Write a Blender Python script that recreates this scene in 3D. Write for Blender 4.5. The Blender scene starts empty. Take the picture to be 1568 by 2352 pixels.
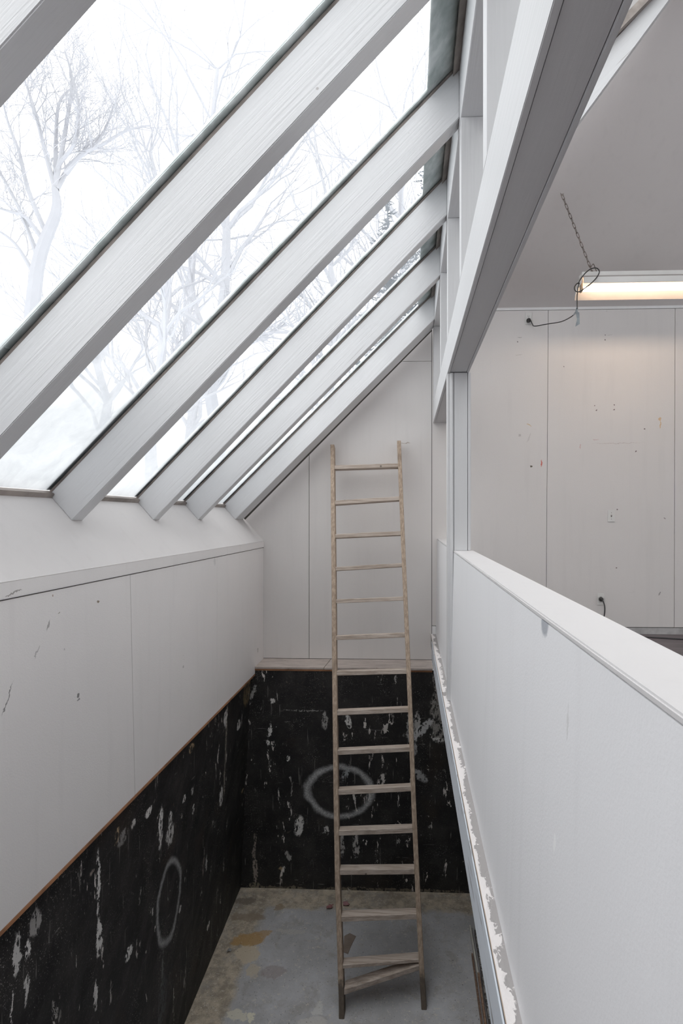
import bpy, bmesh, math, random
import numpy as np
from mathutils import Vector, Matrix

# ------------------------------------------------------------------ camera, sky, exposure
SC = bpy.context.scene
COL = SC.collection
F_PX, CX, CY, YAW = 1300.0, 888.0, 1190.0, math.atan(50 / 1300)
cam_d = bpy.data.cameras.new('camera')
cam = bpy.data.objects.new('camera', cam_d)
COL.objects.link(cam)
cam_d.sensor_fit = 'HORIZONTAL'
cam_d.sensor_width = 36.0
cam_d.lens = F_PX / 1568 * 36
cam_d.shift_x = -(CX - 784) / 1568
cam_d.shift_y = (CY - 1176) / 1568
cam_d.clip_start = 0.05
cam_d.clip_end = 500
cam.location = (0, 0, 0)
cam.rotation_euler = (math.pi / 2, 0, YAW)
SC.camera = cam

world = bpy.data.worlds.new('overcast')
SC.world = world
world.use_nodes = True
wn = world.node_tree
wn.nodes.clear()
w_out = wn.nodes.new('ShaderNodeOutputWorld')
w_bg = wn.nodes.new('ShaderNodeBackground')
w_tc = wn.nodes.new('ShaderNodeTexCoord')
w_sep = wn.nodes.new('ShaderNodeSeparateXYZ')
w_mr = wn.nodes.new('ShaderNodeMapRange')
w_mix = wn.nodes.new('ShaderNodeMix'); w_mix.data_type = 'RGBA'
wn.links.new(w_tc.outputs['Generated'], w_sep.inputs[0])
wn.links.new(w_sep.outputs['Z'], w_mr.inputs['Value'])
w_mr.inputs['From Min'].default_value = 0.0
w_mr.inputs['From Max'].default_value = 1.0
wn.links.new(w_mr.outputs[0], w_mix.inputs['Factor'])
w_mix.inputs['A'].default_value = (0.84, 0.845, 0.86, 1)
w_mix.inputs['B'].default_value = (2.10, 2.09, 2.10, 1)
wn.links.new(w_mix.outputs['Result'], w_bg.inputs['Color'])
w_bg.inputs['Strength'].default_value = 1.0
wn.links.new(w_bg.outputs[0], w_out.inputs[0])

SC.view_settings.view_transform = 'Standard'
SC.view_settings.look = 'None'
SC.view_settings.gamma = 1.0
SC.view_settings.use_curve_mapping = False
SC.view_settings.exposure = 0.74

# ------------------------------------------------------------------ survey helpers: a sighted point on a real plane
_F = Vector((-math.sin(YAW), math.cos(YAW), 0)); _R = Vector((math.cos(YAW), math.sin(YAW), 0)); _U = Vector((0, 0, 1))
def sight(u, v): return _F * F_PX + _R * (u - CX) + _U * (CY - v)
def at(ax, val, u, v):
    d = sight(u, v); return d * (val / d['xyz'.index(ax)])

# ------------------------------------------------------------------ materials
def new_mat(name):
    m = bpy.data.materials.new(name); m.use_nodes = True
    nt = m.node_tree
    b = nt.nodes['Principled BSDF']
    return m, nt, b
def N(nt, t, **kw):
    n = nt.nodes.new(t)
    for k, v in kw.items(): setattr(n, k, v)
    return n
def pos(nt): return N(nt, 'ShaderNodeNewGeometry').outputs['Position']
def mapping(nt, src, loc=(0, 0, 0), rot=(0, 0, 0), scale=(1, 1, 1), typ='POINT'):
    n = N(nt, 'ShaderNodeMapping', vector_type=typ)
    nt.links.new(src, n.inputs['Vector'])
    n.inputs['Location'].default_value = loc; n.inputs['Rotation'].default_value = rot; n.inputs['Scale'].default_value = scale
    return n.outputs[0]
def noise(nt, src, scale, detail=3, rough=.55, out='Fac', dist=0):
    n = N(nt, 'ShaderNodeTexNoise')
    nt.links.new(src, n.inputs['Vector'])
    n.inputs['Scale'].default_value = scale; n.inputs['Detail'].default_value = detail
    n.inputs['Roughness'].default_value = rough; n.inputs['Distortion'].default_value = dist
    return n.outputs[out]
def mrange(nt, src, a, b, c=0., d=1., smooth=True):
    n = N(nt, 'ShaderNodeMapRange')
    if smooth: n.interpolation_type = 'SMOOTHSTEP'
    nt.links.new(src, n.inputs['Value'])
    for k, v in zip(('From Min', 'From Max', 'To Min', 'To Max'), (a, b, c, d)): n.inputs[k].default_value = v
    return n.outputs[0]
def math_(nt, op, a, b=None):
    n = N(nt, 'ShaderNodeMath', operation=op)
    for i, s in enumerate((a, b)):
        if s is None: continue
        if isinstance(s, (int, float)): n.inputs[i].default_value = s
        else: nt.links.new(s, n.inputs[i])
    return n.outputs[0]
def mix(nt, fac, a, b, blend='MIX'):
    n = N(nt, 'ShaderNodeMix', data_type='RGBA', blend_type=blend)
    if isinstance(fac, (int, float)): n.inputs['Factor'].default_value = fac
    else: nt.links.new(fac, n.inputs['Factor'])
    for k, s in (('A', a), ('B', b)):
        if isinstance(s, tuple): n.inputs[k].default_value = s if len(s) == 4 else s + (1,)
        else: nt.links.new(s, n.inputs[k])
    return n.outputs['Result']
def bump(nt, bsdf, src, strength, dist=.002):
    n = N(nt, 'ShaderNodeBump'); n.inputs['Strength'].default_value = strength; n.inputs['Distance'].default_value = dist
    nt.links.new(src, n.inputs['Height']); nt.links.new(n.outputs[0], bsdf.inputs['Normal'])
def warp(nt, p, scale, amp, detail=3):
    """position jittered by noise: ragged outlines for stains and chips"""
    n = noise(nt, p, scale, detail, .65, 'Color')
    s = N(nt, 'ShaderNodeVectorMath', operation='SUBTRACT'); nt.links.new(n, s.inputs[0]); s.inputs[1].default_value = (.5, .5, .5)
    m = N(nt, 'ShaderNodeVectorMath', operation='SCALE'); nt.links.new(s.outputs[0], m.inputs[0]); m.inputs['Scale'].default_value = amp
    a = N(nt, 'ShaderNodeVectorMath', operation='ADD'); nt.links.new(p, a.inputs[0]); nt.links.new(m.outputs[0], a.inputs[1])
    return a.outputs[0]
BIG = 1e5
def blot(nt, p, c, r, ang=0., axis='y', soft=.15, ring=None):
    """an elliptical stain at world point c with radii r on a surface facing axis"""
    if axis == 'y': rot, sc = (0, ang, 0), (r[0], BIG, r[1])
    elif axis == 'x': rot, sc = (ang, 0, 0), (BIG, r[0], r[1])
    else: rot, sc = (0, 0, ang), (r[0], r[1], BIG)
    q = mapping(nt, p, tuple(c), rot, sc, 'TEXTURE')
    l = N(nt, 'ShaderNodeVectorMath', operation='LENGTH'); nt.links.new(q, l.inputs[0])
    o = l.outputs['Value']
    if ring:
        o = math_(nt, 'ABSOLUTE', math_(nt, 'SUBTRACT', o, 1.0))
        return mrange(nt, o, 0.0, ring, 1., 0.)
    return mrange(nt, o, 1 - soft, 1 + soft, 1., 0.)

def paint_mat(name, base=(.80, .80, .805), scuff=.5, axis='y', marks=(), grime=.08, bumpy=.35):
    """roller-painted board: faint stipple, dirt, nail dots, scuffs, and given marks (u,v plane point, radii, angle, colour)"""
    m, nt, b = new_mat(name)
    p = pos(nt)
    c = mix(nt, mrange(nt, noise(nt, p, 1.7, 4), .3, .75, 0, grime), base + (1,), tuple(x * .8 for x in base) + (1,))
    # drip-like faint streaks
    st = noise(nt, mapping(nt, p, scale=(9, 9, .7)), 1.5, 3)
    c = mix(nt, mrange(nt, st, .52, .75, 0, .10), c, tuple(x * .72 for x in base) + (1,))
    # scuffs
    sp = warp(nt, mapping(nt, p, rot=(.5, .6, .4), scale=(1, 1, 2.3)), 2.5, .6)
    sc = noise(nt, sp, 7.0, 5, .62)
    c = mix(nt, mrange(nt, sc, .71, .78, 0, scuff), c, (.22, .20, .185, 1))
    # nail dots
    v = N(nt, 'ShaderNodeTexVoronoi', feature='F1'); nt.links.new(p, v.inputs['Vector']); v.inputs['Scale'].default_value = 3.6
    c = mix(nt, mrange(nt, v.outputs['Distance'], .014, .02, .75 * min(1, scuff * 1.6), 0), c, (.12, .10, .09, 1))
    wp = warp(nt, p, 26, .035)
    for cc, rr, ang, colr, k in marks:
        c = mix(nt, math_(nt, 'MULTIPLY', blot(nt, wp, cc, rr, ang, axis, .25), k), c, colr + (1,))
    nt.links.new(c, b.inputs['Base Color'])
    b.inputs['Roughness'].default_value = .62
    h = math_(nt, 'ADD', noise(nt, p, 160, 2), math_(nt, 'MULTIPLY', noise(nt, p, 12, 3), .8))
    bump(nt, b, h, bumpy, .0016)
    return m

def wood_paint(name, ang, base=(.70, .70, .71), axis='xz', strength=.6):
    """painted timber, grain showing through along its length"""
    m, nt, b = new_mat(name)
    p = pos(nt)
    rot = (0, ang, 0) if axis == 'xz' else (0, 0, 0)
    sc = (1.1, 26, 40) if axis == 'xz' else ((30, 30, 1.2) if axis == 'z' else (30, 1.1, 40))
    pr = mapping(nt, p, rot=rot)
    q = mapping(nt, pr, scale=sc)
    g = noise(nt, q, 2.6, 3, .5, dist=.3)
    c = mix(nt, mrange(nt, noise(nt, p, 2.2, 4), .3, .75, 0, .10), base + (1,), tuple(x * .82 for x in base) + (1,))
    cr = noise(nt, mapping(nt, pr, scale=(sc[0] * 1.2, sc[1], sc[2])), .9, 3, .5)
    c = mix(nt, mrange(nt, cr, .74, .78, 0, .5), c, (.35, .33, .32, 1))
    v = N(nt, 'ShaderNodeTexVoronoi', feature='F1'); nt.links.new(p, v.inputs['Vector']); v.inputs['Scale'].default_value = 3.1
    c = mix(nt, mrange(nt, v.outputs['Distance'], .012, .018, .5, 0), c, (.25, .22, .2, 1))
    nt.links.new(c, b.inputs['Base Color']); b.inputs['Roughness'].default_value = .5
    bump(nt, b, g, min(1, strength * 1.2), .003)
    return m

def plain(name, col, rough=.6, metal=0., bscale=60, bs=.2, var=.12):
    m, nt, b = new_mat(name)
    p = pos(nt)
    n = noise(nt, p, bscale, 4)
    c = mix(nt, mrange(nt, noise(nt, p, bscale * .2, 4), .3, .7), tuple(min(1, x * (1 + var)) for x in col) + (1,), tuple(x * (1 - var) for x in col) + (1,))
    nt.links.new(c, b.inputs['Base Color']); b.inputs['Roughness'].default_value = rough; b.inputs['Metallic'].default_value = metal
    bump(nt, b, n, bs, .001)
    return m

def raw_wood(name, col, dark, axis='z', dirty=None):
    m, nt, b = new_mat(name)
    p = pos(nt)
    sc = (34, 34, 1.6) if axis == 'z' else (1.6, 34, 34)
    q = warp(nt, mapping(nt, p, scale=sc), .6, .8)
    g = noise(nt, q, 2.2, 5, .62)
    c = mix(nt, mrange(nt, g, .36, .66), dark + (1,), col + (1,))
    c = mix(nt, mrange(nt, noise(nt, p, 6, 4), .55, .72, 0, .45), c, tuple(x * .55 for x in dark) + (1,))
    v = N(nt, 'ShaderNodeTexVoronoi', feature='F1'); nt.links.new(p, v.inputs['Vector']); v.inputs['Scale'].default_value = 5.3
    c = mix(nt, mrange(nt, v.outputs['Distance'], .035, .07, .8, 0), c, tuple(x * .22 for x in dark) + (1,))
    if dirty:
        s = N(nt, 'ShaderNodeSeparateXYZ'); nt.links.new(warp(nt, p, 30, .12), s.inputs[0])
        c = mix(nt, mrange(nt, s.outputs['Z'], dirty - .03, dirty + .03, .8, 0), c, (.07, .058, .048, 1))
    nt.links.new(c, b.inputs['Base Color']); b.inputs['Roughness'].default_value = .8
    bump(nt, b, g, .7, .003)
    return m

# ------------------------------------------------------------------ mesh helpers
def hexa(bm, P, bevel=0.):
    """solid from 8 points: bottom ring 0-3, top ring 4-7"""
    vs = [bm.verts.new(p) for p in P]
    fs = [(0, 3, 2, 1), (4, 5, 6, 7), (0, 1, 5, 4), (1, 2, 6, 5), (2, 3, 7, 6), (3, 0, 4, 7)]
    faces = [bm.faces.new([vs[i] for i in f]) for f in fs]
    if bevel:
        es = {e for f in faces for e in f.edges}
        bmesh.ops.bevel(bm, geom=list(es), offset=bevel, segments=2, affect='EDGES', clamp_overlap=True)
def box(bm, x0, x1, y0, y1, z0, z1, bevel=0.):
    hexa(bm, [(x0, y0, z0), (x1, y0, z0), (x1, y1, z0), (x0, y1, z0), (x0, y0, z1), (x1, y0, z1), (x1, y1, z1), (x0, y1, z1)], bevel)
def prism(bm, pts, vec):
    """polygon pts (3D) extruded by vec"""
    vec = Vector(vec)
    a = [bm.verts.new(p) for p in pts]; b = [bm.verts.new(Vector(p) + vec) for p in pts]
    n = len(pts)
    bm.faces.new(a); bm.faces.new(b[::-1])
    for i in range(n): bm.faces.new([a[i], b[i], b[(i + 1) % n], a[(i + 1) % n]][::-1])
def tube(bm, pts, r, seg=8, cap=True, closed=False):
    pts = [Vector(p) for p in pts]; n = len(pts)
    rs = r if isinstance(r, (list, tuple)) else [r] * n
    rings = []; prev = None
    for i, p in enumerate(pts):
        if closed: t = pts[(i + 1) % n] - pts[i - 1]
        else: t = pts[min(i + 1, n - 1)] - pts[max(i - 1, 0)]
        t.normalize()
        if prev is None: a = t.orthogonal().normalized()
        else:
            a = prev - t * prev.dot(t)
            a = a.normalized() if a.length > 1e-6 else t.orthogonal().normalized()
        prev = a; bb = t.cross(a)
        rings.append([bm.verts.new(p + (a * math.cos(2 * math.pi * k / seg) + bb * math.sin(2 * math.pi * k / seg)) * rs[i]) for k in range(seg)])
    for i in range(n if closed else n - 1):
        A, B = rings[i], rings[(i + 1) % n]
        for k in range(seg): bm.faces.new([A[k], A[(k + 1) % seg], B[(k + 1) % seg], B[k]])
    if cap and not closed:
        bm.faces.new(rings[0][::-1]); bm.faces.new(rings[-1])
def smooth_path(pts, n=6):
    """Catmull-Rom through pts"""
    pts = [Vector(p) for p in pts]; q = [pts[0]] + pts + [pts[-1]]; out = []
    for i in range(1, len(q) - 2):
        a, b, c, d = q[i - 1:i + 3]
        for k in range(n):
            t = k / n
            out.append(.5 * ((2 * b) + (c - a) * t + (2 * a - 5 * b + 4 * c - d) * t * t + (3 * b - a - 3 * c + d) * t ** 3))
    out.append(pts[-1]); return out

def empty(name, loc, label, cat=None, group=None, kind=None):
    o = bpy.data.objects.new(name, None); COL.objects.link(o); o.location = loc; o.empty_display_size = .1
    return tag(o, label, cat, group, kind)
def tag(o, label=None, cat=None, group=None, kind=None):
    if label: o['label'] = label
    if cat: o['category'] = cat
    if group: o['group'] = group
    if kind: o['kind'] = kind
    return o
def base_of(o):
    v = Vector(o.location)
    if o.parent: v = v + base_of(o.parent)
    return v
def obj(name, build, mat, parent=None, smooth=False, kind=None, label=None, origin=None):
    """one mesh object; build(bm) works in world coordinates"""
    bm = bmesh.new(); build(bm)
    bmesh.ops.recalc_face_normals(bm, faces=bm.faces)
    if parent is not None: o0 = base_of(parent)
    elif origin is not None: o0 = Vector(origin)
    else: o0 = Vector((0, 0, 0))
    if o0.length: bmesh.ops.translate(bm, verts=bm.verts, vec=-o0)
    me = bpy.data.meshes.new(name); bm.to_mesh(me); bm.free()
    if smooth:
        for p in me.polygons: p.use_smooth = True
    for mm in (mat if isinstance(mat, (list, tuple)) else [mat]): me.materials.append(mm)
    o = bpy.data.objects.new(name, me); COL.objects.link(o)
    if parent is not None: o.parent = parent
    else: o.location = o0
    if kind: o['kind'] = kind
    if label: o['label'] = label
    return o
def B(*a, **k): return lambda bm: box(bm, *a, **k)

# ------------------------------------------------------------------ measured layout (metres, eye at the origin)
YB = 5.46                    # back wall face
YP = 5.153                   # black pit wall face
YN = -1.9                    # wall behind the camera
XR = 4.6                     # right wall of the upper room
XL = -1.41                   # left wall face
ZFL = -1.102                 # upper floor
ZP = -3.399                  # pit floor
ZSH = -1.365                 # shelf on the pit wall
XF = -1.595                  # foot of the rafters on the sloped sill
ZF = -.012
XK = .235                    # stud wall face
HW = (.274, .394)            # half wall faces
ZHW = -.197
ZLG = -1.115                 # ledge beside the half wall

def sill_z(x): return ZF - (x - XF) * (.208 / .185)

# marks on the back wall of the upper room
def bw(u, v): return at('y', YB, u, v)
back_marks = [
    (bw(1215, 976), (.022, .005), .6, (.62, .42, .16), .8), (bw(1515, 962), (.014, .014), 0, (.66, .40, .15), .7), (bw(1516, 975), (.005, .035), 0, (.66, .42, .18), .8),
    (bw(1243, 1064), (.006, .032), .05, (.62, .10, .07), .9), (bw(1219, 1071), (.009, .009), 0, (.10, .08, .05), .95),
    (bw(1332, 1025), (.004, .025), 0, (.55, .25, .25), .5), (bw(1420, 1018), (.22, .003), -.01, (.45, .36, .34), .4), (bw(1368, 1010), (.03, .003), 0, (.5, .25, .25), .5),
    (bw(1193, 1000), (.012, .012), 0, (.35, .32, .30), .5), (bw(1215, 1005), (.006, .05), .4, (.5, .47, .45), .4),
    (bw(1194, 775), (.02, .003), 0, (.3, .28, .27), .6), (bw(1188, 785), (.006, .006), 0, (.12, .1, .1), .9), (bw(1190, 815), (.03, .003), 0, (.35, .33, .3), .6),
    (bw(1389, 769), (.006, .006), 0, (.12, .1, .1), .9), (bw(1389, 780), (.006, .006), 0, (.12, .1, .1), .9), (bw(1400, 769), (.03, .002), 0, (.4, .38, .36), .5),
    (bw(1294, 842), (.006, .006), 0, (.15, .1, .1), .9), (bw(1410, 930), (.006, .006), 0, (.15, .1, .1), .9), (bw(1410, 941), (.006, .006), 0, (.15, .1, .1), .9),
    (bw(1365, 931), (.006, .006), 0, (.15, .1, .1), .9), (bw(1370, 942), (.006, .006), 0, (.15, .1, .1), .9), (bw(1480, 985), (.007, .007), 0, (.15, .1, .1), .9),
    (bw(1460, 1037), (.008, .008), 0, (.15, .1, .1), .9), (bw(1515, 1364), (.006, .02), .5, (.2, .18, .18), .7), (bw(930, 1018), (.05, .004), -.03, (.35, .27, .20), .7),
    (bw(1416, 1304), (.007, .007), 0, (.15, .1, .1), .9), (bw(1526, 1191), (.012, .007), .5, (.25, .2, .2), .8), (bw(1417, 1170), (.007, .007), 0, (.2, .15, .15), .9),
]
M_back = paint_mat('painted_board_back', (.76, .73, .715), .22, 'y', back_marks, .10)
def lw(u, v): return at('x', XL, u, v)
left_marks = [
    (lw(180, 1598), (.008, .008), .3, (.12, .11, .11), .8), (lw(181, 1607), (.012, .006), .3, (.15, .14, .15), .7), (lw(18, 1605), (.055, .0025), 1.1, (.18, .17, .17), .8), (lw(112, 1436), (.004, .022), -.45, (.22, .2, .2), .6),
    (lw(226, 1381), (.010, .004), .1, (.25, .18, .12), .9), (lw(135, 1408), (.008, .003), .3, (.3, .25, .2), .7), (lw(86, 1497), (.026, .003), .9, (.35, .33, .33), .6),
    (lw(30, 1362), (.040, .003), .1, (.25, .22, .2), .7), (lw(121, 1368), (.005, .005), 0, (.35, .2, .12), .7), (lw(493, 1290), (.02, .030), 0, (.62, .61, .60), .5),
    (lw(421, 1531), (.008, .008), 0, (.35, .33, .32), .6), (lw(592, 1494), (.012, .022), .2, (.25, .22, .2), .6), (lw(148, 1490), (.004, .004), .3, (.4, .38, .38), .5),
]
M_left = paint_mat('painted_board_left', (.90, .87, .86), .25, 'x', left_marks, .14)
def hwp(u, v): return at('x', HW[0], u, v)
M_half = paint_mat('painted_half_wall', (.80, .80, .82), .10, 'x', [
    (hwp(1251, 1425), (.030, .034), 0, (.36, .38, .42), .9),
    (hwp(1285, 1935), (.006, .02), .3, (.9, .9, .9), .7), (hwp(1308, 1660), (.004, .03), .1, (.6, .6, .6), .6)], .06, .22)
M_sill = paint_mat('painted_sill', (.71, .685, .68), .4, 'z', [(at('z', -.15, 310, 1232), (.03, .01), .4, (.2, .15, .12), .6)], .12)
M_white = paint_mat('white_paint_plain', (.84, .835, .84), .12, 'y', (), .08)
M_capw = paint_mat('painted_cap', (.62, .605, .61), .05, 'z', (), .05, .2)
M_ceil = paint_mat('ceiling_paint', (.66, .625, .615), .0, 'y', (), .08, .2)
M_raf = wood_paint('painted_rafter', math.radians(45))
M_beam = wood_paint('painted_beam', 0, (.63, .63, .64), axis='y', strength=.35)
M_stud = wood_paint('painted_stud', 0, (.66, .66, .67), axis='z', strength=.35)
M_gap = plain('dark_gap', (.05, .045, .04), .9)
M_glazing = plain('brown_grey_glazing_bar', (.30, .26, .235), .55, 0, 40, .3, .3)
M_cap = plain('grey_green_metal_cap', (.80, .86, .84), .6, 0, 50, .3, .25)
M_brownedge = plain('stained_wood_edge', (.38, .18, .09), .75, 0, 30, .4, .35)
M_plug = plain('black_rubber', (.035, .033, .032), .5, 0, 40, .1)
M_steel = plain('dull_steel', (.20, .16, .14), .45, .7, 60, .3, .3)
M_plate = plain('white_plastic_plate', (.78, .77, .75), .4, 0, 20, .05, .03)
M_slot = plain('dark_slot', (.03, .03, .03), .6)
M_tape = plain('grey_duct_tape', (.30, .33, .35), .4, .3, 90, .6, .3)
M_snow = plain('snow', (.86, .89, .93), .8, 0, 3, .3, .03)
M_slab = plain('bare_concrete', (.40, .38, .37), .85, 0, 25, .5, .25)
M_lampmetal = plain('white_enamel', (.78, .77, .75), .35, 0, 20, .05, .05)

def black_wall(name, axis, blots, rings, floorfade=True):
    """tar-black paint with flaked chips, drips, sprayed rings"""
    m, nt, b = new_mat(name)
    p = pos(nt)
    base = mix(nt, mrange(nt, noise(nt, p, 5, 6, .7), .35, .75), (.018, .017, .018, 1), (.048, .044, .043, 1))
    base = mix(nt, mrange(nt, noise(nt, p, 2.3, 3), .58, .75, 0, .5), base, (.05, .036, .028, 1))
    # tiny flecks, grouped
    fl = noise(nt, p, 150, 3, .6)
    grp = mrange(nt, noise(nt, p, 3.1, 4), .48, .66)
    base = mix(nt, math_(nt, 'MULTIPLY', mrange(nt, fl, .625, .68), math_(nt, 'ADD', .22, grp)), base, (.50, .47, .44, 1))
    # scratches
    s1 = noise(nt, warp(nt, mapping(nt, p, scale=(40, 40, 2)), .4, .4), 1.6, 3)
    base = mix(nt, math_(nt, 'MULTIPLY', mrange(nt, s1, .67, .72), .4), base, (.44, .42, .40, 1))
    s2 = noise(nt, warp(nt, mapping(nt, p, rot=(.4, .5, 0), scale=(3, 3, 34)), .5, .7), 1.5, 3)
    base = mix(nt, math_(nt, 'MULTIPLY', mrange(nt, s2, .69, .735), .35), base, (.42, .40, .39, 1))
    wv = noise(nt, warp(nt, p, 5, .3), 26, 5, .7)
    base = mix(nt, math_(nt, 'MULTIPLY', mrange(nt, wv, .60, .68), mrange(nt, noise(nt, p, 1.9, 3), .5, .66, 0, .5)), base, (.20, .165, .14, 1))
    # vertical flaked chips in bands
    q = warp(nt, mapping(nt, p, scale=(1, 1, .33)), 9, .12)
    ch = noise(nt, q, 15, 5, .68)
    band = mrange(nt, noise(nt, mapping(nt, p, scale=(1, 1, .12)), 2.6, 2), .50, .62)
    base = mix(nt, math_(nt, 'MULTIPLY', mrange(nt, ch, .62, .645), band), base, (.74, .70, .67, 1))
    for c, r, ang, soft, colr, k in rings:
        w = warp(nt, warp(nt, p, 6, .07), 120, .012)
        f = blot(nt, w, c, r, ang, axis, ring=soft)
        f = math_(nt, 'MULTIPLY', f, mrange(nt, noise(nt, p, 90, 3), .3, .75, .45 * k, k))
        base = mix(nt, f, base, colr + (1,))
    wp = warp(nt, warp(nt, p, 16, .06, 5), 60, .03, 4)
    chipn = noise(nt, mapping(nt, p, scale=(1, 1, .5)), 48, 5, .7)
    for c, r, ang, colr, k in blots:
        f = blot(nt, wp, c, r, ang, axis, .16)
        f = math_(nt, 'MULTIPLY', f, mrange(nt, chipn, .45, .485, 0, k))
        base = mix(nt, f, base, colr + (1,))
    nt.links.new(base, b.inputs['Base Color'])
    b.inputs['Roughness'].default_value = .6
    b.inputs['Specular IOR Level'].default_value = .3
    bump(nt, b, math_(nt, 'ADD', noise(nt, p, 30, 5), ch), .5, .004)
    return m
def pb(u, v): return at('y', YP, u, v)
WH, GY, TN = (.88, .86, .84), (.52, .50, .485), (.58, .43, .27)
k = 1 / 252.
back_blots = [(pb(687, 1897), (10 * k, 24 * k), .15, WH, .9), (pb(618, 1680), (5 * k, 16 * k), .1, WH, .9), (pb(616, 1706), (4 * k, 5 * k), 0, WH, .9), (pb(626, 1610), (6 * k, 5 * k), 0, WH, .8),
    (pb(661, 1742), (3 * k, 7 * k), 0, WH, .8), (pb(800, 1659), (7 * k, 15 * k), -.2, WH, .9), (pb(792, 1778), (8 * k, 17 * k), .3, (.42, .44, .46), .9), (pb(749, 1908), (6 * k, 11 * k), .2, WH, .7),
    (pb(785, 1940), (5 * k, 28 * k), 0, GY, .9), (pb(817, 1943), (8 * k, 27 * k), 0, GY, .9), (pb(661, 1965), (6 * k, 11 * k), -.3, GY, .7), (pb(942, 1672), (9 * k, 34 * k), 0, GY, .9), (pb(958, 1660), (6 * k, 25 * k), 0, WH, .6),
    (pb(745, 1655), (7 * k, 20 * k), 0, GY, .7), (pb(1012, 1640), (24 * k, 62 * k), 0, (.34, .32, .30), 1.), (pb(1012, 1560), (16 * k, 60 * k), 0, (.32, .295, .28), 1.), (pb(1005, 1700), (14 * k, 5 * k), 0, WH, .7),
    (pb(578, 1600), (4 * k, 30 * k), .3, WH, .4), (pb(584, 1960), (4 * k, 45 * k), .05, (.42, .36, .32), .7), (pb(586, 2000), (5 * k, 28 * k), 0, (.42, .36, .32), .8), (pb(698, 1632), (50 * k, 1.6 * k), 0, GY, .5),
    (pb(645, 1995), (5 * k, 4 * k), 0, TN, .5), (pb(910, 1900), (5 * k, 8 * k), 0, GY, .6), (pb(990, 1900), (5 * k, 3 * k), 0, GY, .6), (pb(914, 1932), (4 * k, 6 * k), 0, GY, .8),
    (pb(640, 2040), (60 * k, 5 * k), 0, (.30, .26, .20), .6), (pb(585, 2035), (14 * k, 9 * k), 0, (.28, .25, .19), .8), (pb(900, 2044), (160 * k, 4 * k), 0, (.30, .26, .20), .6)]
SPR = (.78, .78, .79)
back_rings = [(pb(779, 1818), (74 * k, 57 * k), 0, .17, SPR, .8), (pb(1000, 1745), (46 * k, 78 * k), .35, .2, SPR, .0)]
back_blots += [(pb(968, 1676), (36 * k, 9 * k), -.75, SPR, .75), (pb(950, 1715), (8 * k, 26 * k), .1, SPR, .5), (pb(966, 1782), (20 * k, 9 * k), .75, (.5, .5, .51), .85)]
M_pitback = black_wall('black_tar_back', 'y', back_blots, back_rings)
XB = -1.475
def pl(u, v): return at('x', XB, u, v)
def lb(u, v, ru, rv, ang, colr, kk):
    p = pl(u, v); s = p.y / F_PX                     # metres per pixel of height there; depth foreshortened
    return (p, (ru * p.y * p.y / F_PX / abs(XB), rv * s), ang, colr, kk)
left_blots = [lb(362, 1900, 5, 48, 0, WH, .9), lb(385, 1915, 9, 25, 0, WH, .7), lb(332, 1866, 8, 10, 0, WH, .9), lb(295, 1893, 6, 12, 0, WH, .8), lb(215, 2030, 4, 80, 0, WH, .9), lb(218, 2150, 7, 45, 0, WH, .9),
    lb(212, 2285, 5, 35, 0, WH, .9), lb(22, 2190, 9, 50, 0, WH, .8), lb(48, 2180, 8, 22, 0, WH, .9), lb(45, 2275, 6, 35, 0, WH, .8), lb(12, 2310, 2, 40, 0, WH, .9), lb(290, 2190, 9, 14, 0, WH, .9), lb(65, 2120, 14, 28, 0, GY, .8),
    lb(515, 1720, 2, 110, 0, (.42, .38, .33), .8), lb(512, 1650, 4, 20, 0, WH, .8), lb(545, 1665, 4, 12, 0, WH, .8), lb(508, 1830, 4, 24, 0, WH, .9), lb(418, 1835, 3, 9, 0, WH, .9), lb(440, 1858, 3, 10, 0, WH, .9), lb(437, 1817, 3, 8, 0, WH, .8),
    lb(478, 1982, 2, 20, 0, WH, .7), lb(487, 2128, 3, 9, 0, WH, .9), lb(346, 2095, 2, 9, 0, WH, .8), lb(414, 2087, 3, 8, 0, WH, .8), lb(256, 1920, 5, 20, 0, TN, .9), lb(200, 2002, 7, 5, 0, (.4, .34, .3), .9),
    lb(562, 1588, 9, 32, 0, (.22, .17, .10), .9), lb(432, 1718, 6, 9, 0, TN, .8), lb(562, 1817, 3, 4, 0, TN, .9), lb(470, 1990, 3, 25, 0, (.30, .24, .23), .7),
    lb(375, 2230, 3, 50, 0, (.20, .20, .20), .8), lb(376, 2300, 11, 55, 0, (.10, .10, .11), .8), lb(385, 1880, 4, 16, 0, WH, .8), lb(270, 1925, 12, 16, 0, GY, .5)]
pc = pl(387, 2068)
left_rings = [(pc, (.17, .24), .10, .17, SPR, .6)]
M_pitleft = black_wall('black_tar_left', 'x', left_blots, left_rings)

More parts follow.
